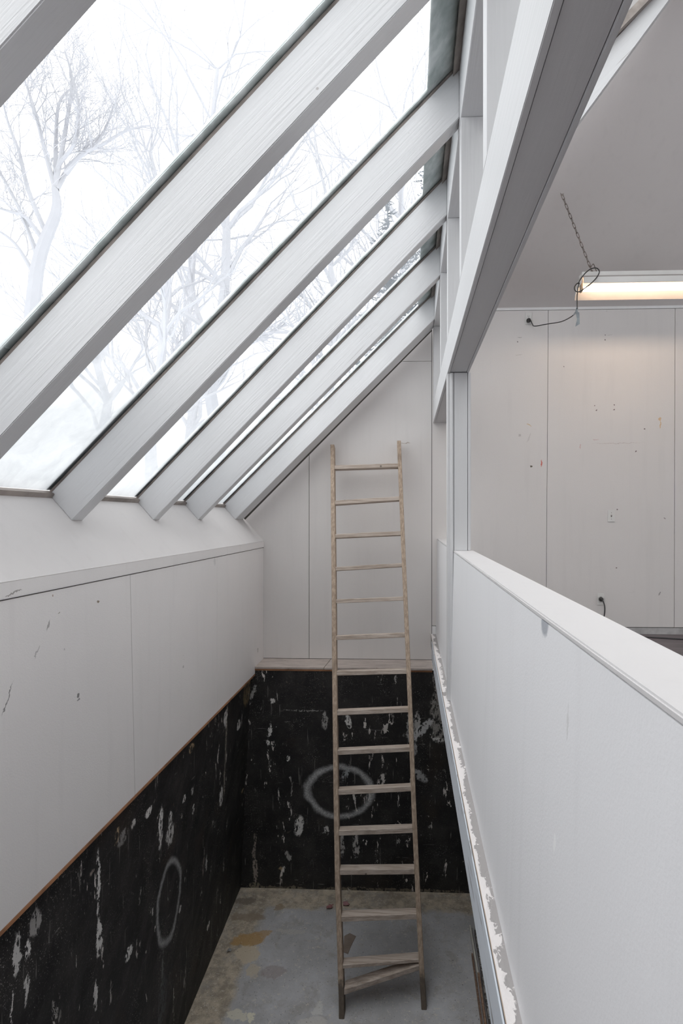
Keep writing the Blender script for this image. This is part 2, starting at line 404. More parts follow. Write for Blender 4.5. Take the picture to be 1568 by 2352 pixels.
# pit floor: grey paint worn to tan concrete along the walls
def floor_mat():
    m, nt, b = new_mat('worn_painted_concrete')
    p = pos(nt)
    c = mix(nt, mrange(nt, noise(nt, p, 3, 6, .65), .3, .7), (.55, .55, .57, 1), (.41, .405, .41, 1))
    c = mix(nt, mrange(nt, noise(nt, p, 22, 6, .7), .55, .72, 0, .55), c, (.56, .53, .50, 1))
    s = N(nt, 'ShaderNodeSeparateXYZ'); nt.links.new(warp(nt, p, 6, .22, 5), s.inputs[0])
    tan = mix(nt, mrange(nt, noise(nt, p, 11, 7, .75), .38, .62), (.58, .50, .39, 1), (.33, .28, .22, 1))
    c = mix(nt, mrange(nt, s.outputs['Y'], 4.86, 4.93), c, tan)
    c = mix(nt, mrange(nt, s.outputs['X'], -1.27, -1.20, 1, 0), c, tan)
    c = mix(nt, mrange(nt, noise(nt, warp(nt, p, 4, .3), 5, 6, .7), .5, .66, 0, .6), c, (.36, .335, .31, 1))
    c = mix(nt, mrange(nt, noise(nt, p, 34, 5, .75), .58, .64, 0, .7), c, (.66, .62, .55, 1))
    wp = warp(nt, warp(nt, p, 9, .14, 4), 40, .05, 5)
    def fl(u, v): return at('z', ZP, u, v)
    for u, v, r, colr, kk in ((572, 2158, (.13, .075), (.46, .29, .12), .9), (600, 2145, (.07, .04), (.46, .30, .14), .8), (568, 2192, (.085, .09), (.62, .53, .40), .9), (580, 2230, (.05, .07), (.60, .52, .40), .8), (640, 2085, (.05, .04), (.33, .24, .14), .7),
            (570, 2105, (.16, .05), (.30, .24, .18), .8), (562, 2070, (.10, .05), (.2, .17, .14), .8), (628, 2232, (.09, .06), (.34, .28, .27), .6), (545, 2330, (.06, .05), (.72, .68, .56), .8), (572, 2338, (.03, .03), (.78, .74, .60), .9), (730, 2320, (.04, .045), (.70, .69, .66), .7),
            (720, 2350, (.10, .05), (.66, .63, .6), .7), (663, 2140, (.13, .03), (.52, .50, .47), .7)):
        c = mix(nt, math_(nt, 'MULTIPLY', blot(nt, wp, fl(u, v), r, 0, 'z', .14), kk), c, colr + (1,))
    sp = noise(nt, p, 60, 3, .6)
    c = mix(nt, mrange(nt, sp, .66, .69, 0, .8), c, (.75, .72, .64, 1))
    c = mix(nt, mrange(nt, noise(nt, p, 75, 3, .6), .655, .69, 0, .8), c, (.05, .04, .035, 1))
    nt.links.new(c, b.inputs['Base Color']); b.inputs['Roughness'].default_value = .7
    bump(nt, b, noise(nt, p, 40, 6, .7), .6, .004)
    return m
M_pitfloor = floor_mat()

def ledge_mat():
    m, nt, b = new_mat('plastered_concrete_ledge')
    p = pos(nt)
    s = N(nt, 'ShaderNodeSeparateXYZ'); nt.links.new(p, s.inputs[0])
    n = noise(nt, warp(nt, mapping(nt, p, scale=(1, .55, 1)), 12, .10), 13, 5, .7)
    xx = mrange(nt, s.outputs['X'], .218, .255, .14, -.12, False)
    f = mrange(nt, math_(nt, 'ADD', n, xx), .50, .54)
    c = mix(nt, f, (.37, .35, .345, 1), (.80, .76, .75, 1))
    c = mix(nt, mrange(nt, s.outputs['X'], .2145, .2175, 1, 0), c, (.35, .25, .17, 1))
    nt.links.new(c, b.inputs['Base Color']); b.inputs['Roughness'].default_value = .85
    bump(nt, b, math_(nt, 'ADD', f, noise(nt, p, 80, 4)), .6, .003)
    return m
M_ledge = ledge_mat()
def fascia_mat():
    m, nt, b = new_mat('weathered_white_fascia')
    p = pos(nt)
    n = noise(nt, warp(nt, mapping(nt, p, scale=(1, 1.3, 30)), 1, .5), 1.7, 4, .6)
    c = mix(nt, mrange(nt, n, .60, .66, 0, .8), (.66, .70, .76, 1), (.16, .14, .13, 1))
    nt.links.new(c, b.inputs['Base Color']); b.inputs['Roughness'].default_value = .6
    bump(nt, b, n, .5, .003)
    return m
M_fascia = fascia_mat()
def ply_mat():
    m, nt, b = new_mat('dirty_plywood_shelf')
    p = pos(nt)
    c = mix(nt, mrange(nt, noise(nt, mapping(nt, p, scale=(1, 5, 1)), 6, 6, .7), .3, .7), (.58, .51, .47, 1), (.40, .345, .315, 1))
    c = mix(nt, mrange(nt, noise(nt, p, 30, 4), .68, .74, 0, .8), c, (.08, .06, .05, 1))
    nt.links.new(c, b.inputs['Base Color']); b.inputs['Roughness'].default_value = .85
    bump(nt, b, noise(nt, p, 60, 4), .5, .002)
    return m
M_ply = ply_mat()
def curb_mat():
    m, nt, b = new_mat('aggregate_concrete')
    p = pos(nt)
    v = N(nt, 'ShaderNodeTexVoronoi', feature='F1'); nt.links.new(p, v.inputs['Vector']); v.inputs['Scale'].default_value = 60
    c = mix(nt, mrange(nt, v.outputs['Distance'], .2, .6), (.42, .40, .38, 1), (.10, .09, .085, 1))
    c = mix(nt, mrange(nt, noise(nt, p, 14, 4), .5, .65), c, (.33, .31, .29, 1))
    nt.links.new(c, b.inputs['Base Color']); b.inputs['Roughness'].default_value = .9
    bump(nt, b, v.outputs['Distance'], .9, .006)
    return m
M_curb = curb_mat()
def roomfloor_mat():
    m, nt, b = new_mat('grey_purple_floor')
    p = pos(nt)
    c = mix(nt, mrange(nt, noise(nt, mapping(nt, p, scale=(1, 4, 1)), 3, 6, .65), .3, .7), (.17, .14, .15, 1), (.10, .085, .09, 1))
    nt.links.new(c, b.inputs['Base Color']); b.inputs['Roughness'].default_value = .45
    bump(nt, b, noise(nt, p, 30, 4), .3, .002)
    return m
M_roomfloor = roomfloor_mat()

def glass_mat():
    """clear pane with a damp film and slush towards its lower end"""
    m = bpy.data.materials.new('damp_glass'); m.use_nodes = True
    nt = m.node_tree; nt.nodes.clear()
    out = N(nt, 'ShaderNodeOutputMaterial')
    tr = N(nt, 'ShaderNodeBsdfTransparent'); tr.inputs[0].default_value = (.965, .985, .98, 1)
    gl = N(nt, 'ShaderNodeBsdfGlossy'); gl.inputs['Roughness'].default_value = .03; gl.inputs[0].default_value = (.9, .95, .95, 1)
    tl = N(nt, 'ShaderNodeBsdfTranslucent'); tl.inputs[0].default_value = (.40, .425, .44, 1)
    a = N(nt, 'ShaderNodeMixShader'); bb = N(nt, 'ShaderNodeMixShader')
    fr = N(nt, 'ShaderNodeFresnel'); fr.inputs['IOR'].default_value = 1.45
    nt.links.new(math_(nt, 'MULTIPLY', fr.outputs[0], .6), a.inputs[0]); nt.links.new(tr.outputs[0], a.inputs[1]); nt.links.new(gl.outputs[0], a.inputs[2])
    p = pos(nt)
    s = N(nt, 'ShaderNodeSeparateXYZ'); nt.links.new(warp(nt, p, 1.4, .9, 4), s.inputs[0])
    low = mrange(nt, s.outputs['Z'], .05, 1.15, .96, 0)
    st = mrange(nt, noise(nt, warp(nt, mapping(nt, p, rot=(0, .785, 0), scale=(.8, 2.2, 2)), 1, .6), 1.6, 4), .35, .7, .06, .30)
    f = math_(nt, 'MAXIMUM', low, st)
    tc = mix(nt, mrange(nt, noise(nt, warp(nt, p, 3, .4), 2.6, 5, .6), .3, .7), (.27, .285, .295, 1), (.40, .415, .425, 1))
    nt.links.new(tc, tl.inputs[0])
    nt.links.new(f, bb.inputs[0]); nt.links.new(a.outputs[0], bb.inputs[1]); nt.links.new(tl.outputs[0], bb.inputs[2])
    nt.links.new(bb.outputs[0], out.inputs[0])
    return m
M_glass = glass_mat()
def clear_mat():
    m = bpy.data.materials.new('clear_glass'); m.use_nodes = True
    nt = m.node_tree; nt.nodes.clear()
    out = N(nt, 'ShaderNodeOutputMaterial'); tr = N(nt, 'ShaderNodeBsdfTransparent'); gl = N(nt, 'ShaderNodeBsdfGlossy'); a = N(nt, 'ShaderNodeMixShader')
    gl.inputs['Roughness'].default_value = .02; a.inputs[0].default_value = .06; tr.inputs[0].default_value = (.98, .99, .985, 1)
    nt.links.new(tr.outputs[0], a.inputs[1]); nt.links.new(gl.outputs[0], a.inputs[2]); nt.links.new(a.outputs[0], out.inputs[0])
    return m
M_clear = clear_mat()

# ------------------------------------------------------------------ structure: floors
def st(name, label):
    return empty(name, (0, 0, 0), label, kind='structure')
def st_mesh(name, build, mat, label):
    return obj(name, build, mat, kind='structure', label=label)
st_mesh('floor', B(-1.7, 2.2, .9, 5.3, ZP - .12, ZP), M_pitfloor, 'worn grey and tan concrete floor at the bottom of the black pit')
fl = st_mesh('floor_upper', lambda bm: (box(bm, .395, XR, YN, YB + .02, ZFL - .2, ZFL), box(bm, -1.6, .395, YN, .95, ZFL - .2, ZFL)), M_roomfloor, 'dark purple grey floor of the upper room beyond the half wall')

# ------------------------------------------------------------------ back wall (pit side and upper room side are one plane)
wb = st('wall_back', 'white board wall behind the ladder and on into the upper room')
obj('backing', lambda bm: (prism(bm, [(-1.75, YB + .014, -1.4), (XK, YB + .014, -1.4), (XK, YB + .014, 1.95), (-1.75, YB + .014, -.02)], (0, .05, 0)), box(bm, XK, XR, YB + .014, YB + .1, -1.15, 2.02)), M_gap, wb)
def bpanel(pts): obj('panel', lambda bm: prism(bm, [(x, YB, z) for x, z in pts], (0, .0135, 0)), M_back, wb)
def slope(x): return 1.575 + x
bpanel([(XL, ZSH + .004), (-.966, ZSH + .004), (-.966, slope(-.966)), (-1.592, slope(-1.592)), (XL, sill_z(XL))])
bpanel([(-.961, ZSH + .004), (.221, ZSH + .004), (.221, 1.508), (-.067, 1.508), (-.961, slope(-.961))])
bpanel([(-.064, 1.512), (.221, 1.512), (.221, slope(.221))])
bpanel([(.226, -1.034), (1.309, -1.034), (1.331, 1.984), (.226, 1.984)])
bpanel([(1.313, -1.034), (2.509, -1.034), (2.519, 1.984), (1.335, 1.984)])
bpanel([(2.514, -1.034), (3.72, -1.034), (3.72, 1.984), (2.524, 1.984)])
bpanel([(3.725, -1.034), (XR, -1.034), (XR, 1.984), (3.725, 1.984)])
obj('trim', B(.226, XR, YB - .003, YB + .013, 1.988, 2.035), M_white, wb)
obj('trim', B(.226, .262, YB - .002, YB + .013, -1.115, -1.040), M_white, wb)
st_mesh('baseboard_back', B(.395, XR, YB + .004, YB + .06, ZFL, -1.040), plain('grey_concrete_curb', (.45, .44, .44), .8, 0, 30, .4, .25), 'grey concrete curb along the foot of the upper room wall')

# shelf on top of the black wall: two plywood pieces
sh = st('trim_1', 'dirty plywood shelf on top of the black pit wall behind the ladder')
xs = at('z', ZSH, 755, 1522).x
for a, b_, sk in ((XL + .001, xs - .002, .0), (xs + .002, .222, .03)):
    obj('board', lambda bm: hexa(bm, [(a + (.0 if sk == 0 else -.02), YP - .012, ZSH - .018), (b_ - (.02 if sk == 0 else 0), YP - .012, ZSH - .018), (b_, YB, ZSH - .018), (a, YB, ZSH - .018),
        (a + (.0 if sk == 0 else -.02), YP - .012, ZSH), (b_ - (.02 if sk == 0 else 0), YP - .012, ZSH), (b_, YB, ZSH), (a, YB, ZSH)], .002), M_ply, sh)
obj('front_edge', B(XL + .0, .215, YP - .006, YP + .02, ZSH - .034, ZSH - .019), M_brownedge, sh)

# pit walls
def grid_wall(bm, A, Bp, C, D, nu, nv, jit, seed):
    rnd = random.Random(seed); A, Bp, C, D = map(Vector, (A, Bp, C, D))
    n = (Bp - A).cross(D - A).normalized()
    vs = [[bm.verts.new((A.lerp(Bp, i / nu)).lerp(D.lerp(C, i / nu), j / nv) + n * (rnd.uniform(-jit, jit) if 0 < j < nv else 0)) for j in range(nv + 1)] for i in range(nu + 1)]
    for i in range(nu):
        for j in range(nv): bm.faces.new([vs[i][j], vs[i + 1][j], vs[i + 1][j + 1], vs[i][j + 1]])
st_mesh('wall_pit_back', lambda bm: grid_wall(bm, (-1.60, YP, ZP - .03), (2.2, YP, ZP - .03), (2.2, YP, ZSH - .018), (-1.46, YP, ZSH - .018), 30, 18, .003, 3), M_pitback, 'black painted pit wall with a sprayed grey ring behind the ladder')
st_mesh('wall_pit_left', lambda bm: grid_wall(bm, (-1.43, 1.0, ZP - .03), (-1.545, YP + .03, ZP - .03), (-1.447, YP + .03, -1.40), (-1.447, 1.0, -1.40), 40, 18, .003, 5), M_pitleft, 'black painted pit wall on the left with flaked white chips')
st_mesh('wall_pit_front', B(-1.6, 2.2, .9, .96, ZP, ZFL - .2), M_slab, 'concrete wall under the landing')
st_mesh('wall_pit_right', B(2.2, 2.26, .9, YP, ZP, ZFL - .2), M_slab, 'concrete wall under the upper room')

# ------------------------------------------------------------------ left wall
wl = st('wall_left', 'white board wall below the skylight on the left of the pit')
obj('backing', B(XL - .06, XL - .014, YN, YB, -1.42, -.22), M_gap, wl)
def seam(u, v): return lw(u, v).y
s1a, s1b = seam(299, 1303), seam(310, 1820)
s2 = 4.12
def lpanel(y0t, y0b, y1t, y1b, t=.0135, zt=-.2885):
    # top, bottom seams; thickness into the wall
    P = [(XL - t, y0b, -1.43), (XL, y0b, -1.43), (XL, y1b, -1.43), (XL - t, y1b, -1.43), (XL - t, y0t, zt), (XL, y0t, zt), (XL, y1t, zt), (XL - t, y1t, zt)]
    obj('panel', lambda bm: hexa(bm, P, .0012), M_left, wl)
lpanel(YN, YN, .405, .405); lpanel(.409, .409, 1.60, 1.62); lpanel(1.604, 1.624, s1a - .002, s1b - .002); lpanel(s1a + .002, s1b + .002, s2 - .0005, s2 - .0005); lpanel(s2 + .0005, s2 + .0005, YB, YB)
obj('lower_edge', B(XL - .030, XL + .001, YN, YP + .02, -1.4465, -1.4305), M_brownedge, wl)
obj('lip', B(XL - .02, XL + .004, YN, YB, -.284, -.2225, bevel=.003), M_left, wl)
st_mesh('trim_2', lambda bm: prism(bm, [(XL + .004, YN, -.2225), (XL - .05, YN, -.235), (XF - .16, YN, sill_z(XF - .16) - .03), (XF - .16, YN, sill_z(XF - .16)), (XL + .002, YN, sill_z(XL + .002))], (0, YB - YN, 0)), M_sill, 'sloped white sill between the left wall and the skylight panes')

# ------------------------------------------------------------------ skylight: rafters and panes
RAF = [  # near face y, far face y, slope
    (-1.42, -1.335, 1.02), (-.60, -.515, 1.02), (.20, .285, 1.03), (1.024, 1.100, 1.06), (1.792, 1.880, 1.036),
    (2.624, 2.712, 1.018), (3.481, 3.562, 1.024), (4.237, 4.318, .998), (5.155, 5.402, .995)]
DZ = .236
def rz(i, x): return ZF + (x - XF) * RAF[i][2]
RL = ['white rafter directly above the camera', 'white rafter across the top left corner of the view', 'widest white rafter, crossing from left edge to top edge',
      'second white rafter that meets the sill, its foot nearest the camera', 'white rafter with its foot second from the left on the sill', 'slim white rafter just before the doubled rafter at the back wall',
      'doubled white rafter running tight along the back wall']
labels = {2: 'white skylight rafter above and behind the view, next to the corner one', 3: 'white rafter cutting the top left corner of the photo',
          4: 'widest rafter, running from left edge to top edge with woodgrain showing', 5: 'white rafter whose foot is leftmost on the sloped sill',
          6: 'white rafter whose foot is second from left on the sill', 7: 'white rafter whose foot is third from left on the sill', 8: 'rightmost white rafter, set tight against the back wall above the ladder'}
for i, (y0, y1, s) in enumerate(RAF):
    def rb(bm):
        xa = XF; xb = XK
        # foot cut lies on the sill
        xt = XF - (DZ) / (s + .208 / .185)
        P = [(xa, y0, ZF), (xb, y0, rz(i, xb)), (xb, y1, rz(i, xb)), (xa, y1, ZF), (xt, y0, rz(i, xt) + DZ), (xb, y0, rz(i, xb) + DZ), (xb, y1, rz(i, xb) + DZ), (xt, y1, rz(i, xt) + DZ)]
        hexa(bm, P, .003)
    r = obj('rafter', rb, M_raf, kind='thing', origin=(XF, (y0 + y1) / 2, ZF))
    if i < 2: lab = ['white skylight rafter farthest behind the camera, outside the photo', 'white skylight rafter first behind the camera, outside the photo'][i]
    else: lab = labels[i]
    tag(r, lab, 'rafter', 'white rafters of the sloped skylight')

# panes between neighbouring rafters
def xt_(i): return XF - DZ / (RAF[i][2] + .208 / .185) - .004
PL = {2: 'skylight pane over the camera', 3: 'skylight pane in the top left, bare tree branches beyond it', 4: 'long skylight pane between widest rafter and leftmost rafter foot', 5: 'skylight pane third from the back wall, conifer beyond its upper end', 6: 'very narrow looking skylight pane second from the back wall', 7: 'skylight pane hidden edge on, nearest the back wall'}
for i in range(len(RAF) - 1):
    ya, yb = RAF[i][1] - .02, RAF[i + 1][0] + .02
    w = empty('window_%d' % (i + 1), (0, 0, 0), PL.get(i, 'skylight pane behind the camera'), kind='structure')
    g = .022
    def corner(k, x, y, dz=0): return (x, y, rz(k, x) + DZ + g + dz)
    xa0, xa1, xb = xt_(i) + .002, xt_(i + 1) + .002, .215
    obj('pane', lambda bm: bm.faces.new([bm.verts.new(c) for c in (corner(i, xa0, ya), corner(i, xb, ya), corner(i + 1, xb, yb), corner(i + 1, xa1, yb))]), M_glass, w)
    # glazing bars on both rafters (strip between timber and glass)
    for kf, yy0, yy1 in ((i, RAF[i][1] - .036, RAF[i][1] - .006), (i + 1, RAF[i + 1][0] + .006, RAF[i + 1][0] + .036)):
        obj('glazing_bar', lambda bm: hexa(bm, [corner(kf, xt_(kf), yy0, -g + .001), corner(kf, .22, yy0, -g + .001), corner(kf, .22, yy1, -g + .001), corner(kf, xt_(kf), yy1, -g + .001),
            corner(kf, xt_(kf), yy0, -.001), corner(kf, .22, yy0, -.001), corner(kf, .22, yy1, -.001), corner(kf, xt_(kf), yy1, -.001)], .002), M_glazing, w)
    # outside cap, wider than the bar: its underside shows through the pane's edge
    for kf, yy0, yy1 in ((i, RAF[i][1] - .04, RAF[i][1] + .016), (i + 1, RAF[i + 1][0] - .022, RAF[i + 1][0] + .04)):
        obj('cap_strip', lambda bm: hexa(bm, [corner(kf, xt_(kf), yy0, .004), corner(kf, .22, yy0, .004), corner(kf, .22, yy1, .004), corner(kf, xt_(kf), yy1, .004),
            corner(kf, xt_(kf), yy0, .022), corner(kf, .22, yy0, .022), corner(kf, .22, yy1, .022), corner(kf, xt_(kf), yy1, .022)], .003), M_cap, w)
    ym0, ym1 = RAF[i][1] + .0005, RAF[i + 1][0] - .0005
    # bottom rail on the sill, and head flashing above the glass
    def rail(bm):
        c = []
        for k2, y in ((i, ym0), (i + 1, ym1)):
            x = xt_(k2); z = rz(k2, x) + DZ
            c.append((x, y, z))
        (x0, y0_, z0), (x1, y1_, z1) = c
        hexa(bm, [(x0 + .018, y0_, z0 - .015), (x1 + .018, y1_, z1 - .015), (x1 - .012, y1_, z1 + .001), (x0 - .012, y0_, z0 + .001),
                  (x0 + .033, y0_, z0 + .008), (x1 + .033, y1_, z1 + .008), (x1 + .003, y1_, z1 + .022), (x0 + .003, y0_, z0 + .022)], .002)
    obj('bottom_rail', rail, M_glazing, w)
    def flash(bm):
        hexa(bm, [corner(i, .085, ym0 - .02, .004), corner(i, .232, ym0 - .02, .004), corner(i + 1, .232, ym1 + .02, .004), corner(i + 1, .085, ym1 + .02, .004),
                  corner(i, .085, ym0 - .02, .012), corner(i, .232, ym0 - .02, .012), corner(i + 1, .232, ym1 + .02, .012), corner(i + 1, .085, ym1 + .02, .012)])
    obj('head_flashing', flash, M_cap, w)
    def head(bm):
        hexa(bm, [corner(i, .205, ym0, -.04), corner(i, .2345, ym0, -.04), corner(i + 1, .2345, ym1, -.04), corner(i + 1, .205, ym1, -.04),
                  corner(i, .205, ym0, .003), corner(i, .2345, ym0, .003), corner(i + 1, .2345, ym1, .003), corner(i + 1, .205, ym1, .003)])
    obj('head_bar', head, M_glazing, w)

# ------------------------------------------------------------------ stud wall above the opening
ZB, ZT = .88, 1.094           # header beam bottom and top
XBL, XBR = .236, .366
hb = empty('header_beam', (.33, 1.8, ZB), 'long white header beam over the opening, grey underside running to the top edge', 'beam')
def zb(y): return .915 - (YB - y) * .0157          # the beam dips a little towards the camera
def beam_box(x0, x1, dz, top, bev): return lambda bm: hexa(bm, [(x0, YN, zb(YN) + dz), (x1, YN, zb(YN) + dz), (x1, YB, zb(YB) + dz), (x0, YB, zb(YB) + dz), (x0, YN, top), (x1, YN, top), (x1, YB, top), (x0, YB, top)], bev)
obj('beam_core', beam_box(XBL + .0185, XBR - .016, .004, ZT - .001, 0), M_beam, hb)
obj('casing', beam_box(XBL, XBL + .0165, 0, ZT, .002), M_beam, hb)
obj('casing', beam_box(XBR - .014, XBR, 0, ZT, .002), M_beam, hb)
pt = empty('top_plate', (.31, 1.8, 1.8), 'white plate beam that catches the upper ends of the rafters', 'beam')
obj('plate_core', B(XK, .36, YN, YB, 1.80, 2.16, bevel=.003), M_beam, pt)
studs = {3: 'white stud above the header beam nearest the camera, out of frame', 4: 'nearest white stud above the header beam, broad grey face at the top edge', 5: 'white stud second from the camera above the header beam',
         6: 'white stud third from the camera above the header beam', 7: 'white stud fourth from the camera, narrow above the header beam', 8: 'farthest white stud, in the corner at the back wall'}
for i, (y0, y1, s) in enumerate(RAF):
    t = .09
    ys = y0 - .075 if i < 8 else 5.32
    o = obj('stud', B(XK + .001, .355, ys, ys + t, ZT + .001, 1.799, bevel=.002), M_stud, origin=(.315, ys + t / 2, ZT))
    tag(o, studs.get(i, ['white stud farthest behind the camera, outside the photo', 'white stud first behind the camera, outside the photo', 'white stud beside the camera, outside the photo'][min(i, 2)]), 'stud', 'white studs between header beam and top plate', 'thing')
    # lower cleat board below each rafter end, flush with stud
# thin board from header up, seen as the strip left of the studs at the far end
o = obj('corner_board', B(XK + .001, .30, 5.43, YB - .001, ZT + .001, 1.799), M_stud, origin=(.24, 5.4, ZB))
tag(o, 'slim white corner board where back wall meets the header beam', 'board')

# ------------------------------------------------------------------ post and half wall, ledge
YPOST = 3.45
po = empty('post', (.31, YPOST + .06, ZHW), 'white post standing on the half wall under the header beam', 'post')
ZPT = zb(YPOST) - .001
obj('post_core', B(.2765, .357, YPOST, YPOST + .11, ZHW + .001, ZPT, bevel=.001), M_stud, po)
obj('corner_trim', lambda bm: (box(bm, .237, .2755, YPOST + .008, YPOST + .11, ZLG + .001, ZPT, bevel=.002), tube(bm, [(.264, YPOST + .008, ZLG + .001), (.264, YPOST + .008, ZPT)], .0105, 12)), M_stud, po)
obj('side_casing', B(.3595, .377, YPOST - .004, YPOST + .11, ZHW + .001, ZPT, bevel=.002), M_stud, po)
hw = st('wall_divider', 'white half wall running from the camera to the post and back wall')
def xbt(y): return .2505 + (.263 - .2505) * (y - 1.25) / (YB - 1.25) if y > 1.25 else .2505
def face(y0, y1): return lambda bm: hexa(bm, [(xbt(y0), y0, ZLG), (xbt(y0) + .012, y0, ZLG), (xbt(y1) + .012, y1, ZLG), (xbt(y1), y1, ZLG), (HW[0], y0, ZHW - .012), (HW[0] + .012, y0, ZHW - .012), (HW[0] + .012, y1, ZHW - .012), (HW[0], y1, ZHW - .012)])
obj('face_board', face(YN, 1.25), M_half, hw)
obj('face_board', face(1.25, YPOST - .0), M_half, hw)
obj('face_board', face(YPOST + .112, YB - .001), M_half, hw)
obj('core', lambda bm: hexa(bm, [(.278, YN, ZLG), (HW[1], YN, ZLG), (HW[1], YB - .001, ZLG), (.278, YB - .001, ZLG), (.289, YN, ZHW - .012), (HW[1], YN, ZHW - .012), (HW[1], YB - .001, ZHW - .012), (.289, YB - .001, ZHW - .012)]), M_half, hw)
obj('cap', lambda bm: box(bm, HW[0] - .001, HW[1], YN, YB - .001, ZHW - .0115, ZHW, bevel=.003), M_capw, hw)
lg = st('trim_3', 'rough plastered concrete ledge at the foot of the half wall')
obj('ledge', lambda bm: grid_wall(bm, (.214, YN, ZLG), (.285, YN, ZLG), (.285, YB, ZLG), (.214, YB, ZLG), 6, 260, .0012, 9), M_ledge, lg)
obj('ledge_core', B(.2145, .395, YN, YB, ZLG - .12, ZLG - .003), M_slab, lg)
zfb = at('x', .2095, 1128, 2352).z
obj('fascia_board', B(.2085, .213, 1.05, YB - .31, zfb, ZLG - .004, bevel=.001), M_fascia, lg)
obj('slab_edge', B(.32, 2.2, .96, YP, ZFL - .3, ZFL - .21), M_slab, lg)

# ------------------------------------------------------------------ upper room shell
MS = .95
def cz(y): return 2.01 + MS * (YB - y)
YC = 3.78
def ceil_b(bm):
    prism(bm, [(XBR + .0, YB + .02, cz(YB + .02)), (XR, YB + .02, cz(YB + .02)), (XR, YC, cz(YC)), (XBR, YC, cz(YC))], (0, 0, .08))
    box(bm, 1.80, XR, YN, YC, cz(YC), cz(YC) + .08)
st_mesh('ceiling', ceil_b, M_ceil, 'sloping grey white ceiling over the upper room')
WY0, WY1, WZ0, WZ1 = -.6, 3.4, -.15, 1.35
st_mesh('wall_right', lambda bm: (box(bm, XR, XR + .08, YN, WY0, ZFL, cz(YC)), box(bm, XR, XR + .08, WY1, YB + .1, ZFL, cz(YC)), box(bm, XR, XR + .08, WY0, WY1, ZFL, WZ0), box(bm, XR, XR + .08, WY0, WY1, WZ1, cz(YC))), M_white, 'plain white wall at the right of the upper room, out of frame')
wr = st('window_10', 'wide window added in the right wall of the upper room for its daylight, out of frame')  # unseen window, added to bring daylight onto the left wall
obj('added_window_frame', lambda bm: [box(bm, XR - .01, XR + .06, a, b_, c_, d_, bevel=.003) for a, b_, c_, d_ in ((WY0, WY1, WZ0, WZ0 + .05), (WY0, WY1, WZ1 - .05, WZ1), (WY0, WY0 + .05, WZ0, WZ1), (WY1 - .05, WY1, WZ0, WZ1), (1.37, 1.43, WZ0, WZ1))], M_white, wr)
obj('pane', B(XR + .02, XR + .024, WY0 + .04, WY1 - .04, WZ0 + .04, WZ1 - .04), M_clear, wr)
def front_b(bm):
    prism(bm, [(-1.76, YN, ZFL), (XR, YN, ZFL), (XR, YN, cz(YC)), (1.80, YN, cz(YC)), (-1.76, YN, .0)], (0, -.08, 0))
st_mesh('wall_front', front_b, M_white, 'plain white wall behind the camera')
# infill between plate and sloping ceiling on the far part (outside face of the roof step)
st_mesh('wall_step', lambda bm: prism(bm, [(.405, YB, 2.02), (.405, YC, cz(YC)), (.405, YC, 2.16), (.405, YB, 1.85)], (.06, 0, 0)), M_white, 'white infill above the header beam at the far end')
# upper skylight past the stud wall
w = empty('window_9', (0, 0, 0), 'bright bit of upper skylight in the top right corner', kind='structure')
def ug(x): return x + 1.838
obj('pane', lambda bm: bm.faces.new([bm.verts.new(c) for c in ((.36, YN, ug(.36)), (1.85, YN, ug(1.85)), (1.85, YC, ug(1.85)), (.36, YC, ug(.36)))]), M_glass, w)
YU = 3.70
obj('glazing_bar', lambda bm: prism(bm, [(.405, YU - .05, ug(.405) - .075), (1.80, YU - .05, ug(1.80) - .075), (1.80, YU - .05, ug(1.80) - .01), (.405, YU - .05, ug(.405) - .01)], (0, .13, 0)), M_glazing, w)
A1 = at('y', YU, 1340, 265); A2 = at('y', YU, 1535, 0); T1 = at('y', YU, 1420, 82); T2 = at('y', YU, 1497, 0)
d = (A2 - A1); dt = (T2 - T1)
def on(P, dd, x): return P + dd * ((x - P.x) / dd.x)
b0, b1 = on(A1, d, .42), on(A1, d, 1.80); t0, t1 = on(T1, dt, .42), on(T1, dt, 1.80)
b1.z = min(b1.z, t1.z - .02)
r = obj('upper_rafter', lambda bm: prism(bm, [b0, b1, t1, t0], (0, .075, 0)), M_raf, origin=(1.1, YU, 2.7))
tag(r, 'tapered white rafter at the top right, under the upper skylight', 'rafter')

# ------------------------------------------------------------------ ladder
LZ0 = ZP
def ladder_plane(yf, yt, zt):
    """plane rising from the floor at yf to (yt, zt)"""
    def hit(u, v):
        dd = sight(u, v); s = (yt - yf) / (zt - LZ0)      # y = yf + s*(z-LZ0)
        t = (yf - s * LZ0) / (dd.y - s * dd.z); return dd * t
    return hit
fL, fR = at('z', ZP, 783, 2341), at('z', ZP, 974, 2320)
tl_, tr_ = at('y', 5.352, 763, 1021), at('y', 5.352, 915.5, 1012)
hL, hR = ladder_plane(fL.y, 5.352, tl_.z), ladder_plane(fR.y, 5.352, tr_.z)
lad = empty('ladder', ((fL.x + fR.x) / 2, (fL.y + fR.y) / 2, ZP), 'tall weathered wooden ladder leaning in the pit against the back wall', 'ladder')
M_rail = raw_wood('weathered_ladder_rail', (.50, .39, .30), (.33, .25, .19), 'z', dirty=ZP + .19)
M_rung = raw_wood('weathered_ladder_rung', (.58, .50, .44), (.39, .315, .26), 'x')
def rail_pts(hit, lst): return [(hit((a + b) / 2, v), (b - a) / 2) for v, a, b in lst]
railL = [(1021, 758.5, 767), (1200, 760, 768.8), (1330, 761, 770.5), (1500, 762, 772), (1660, 763.6, 774), (1850, 766, 776.5), (2035, 769, 780), (2112, 772, 783.5), (2224, 775, 787), (2290, 777, 790), (2341, 777, 791)]
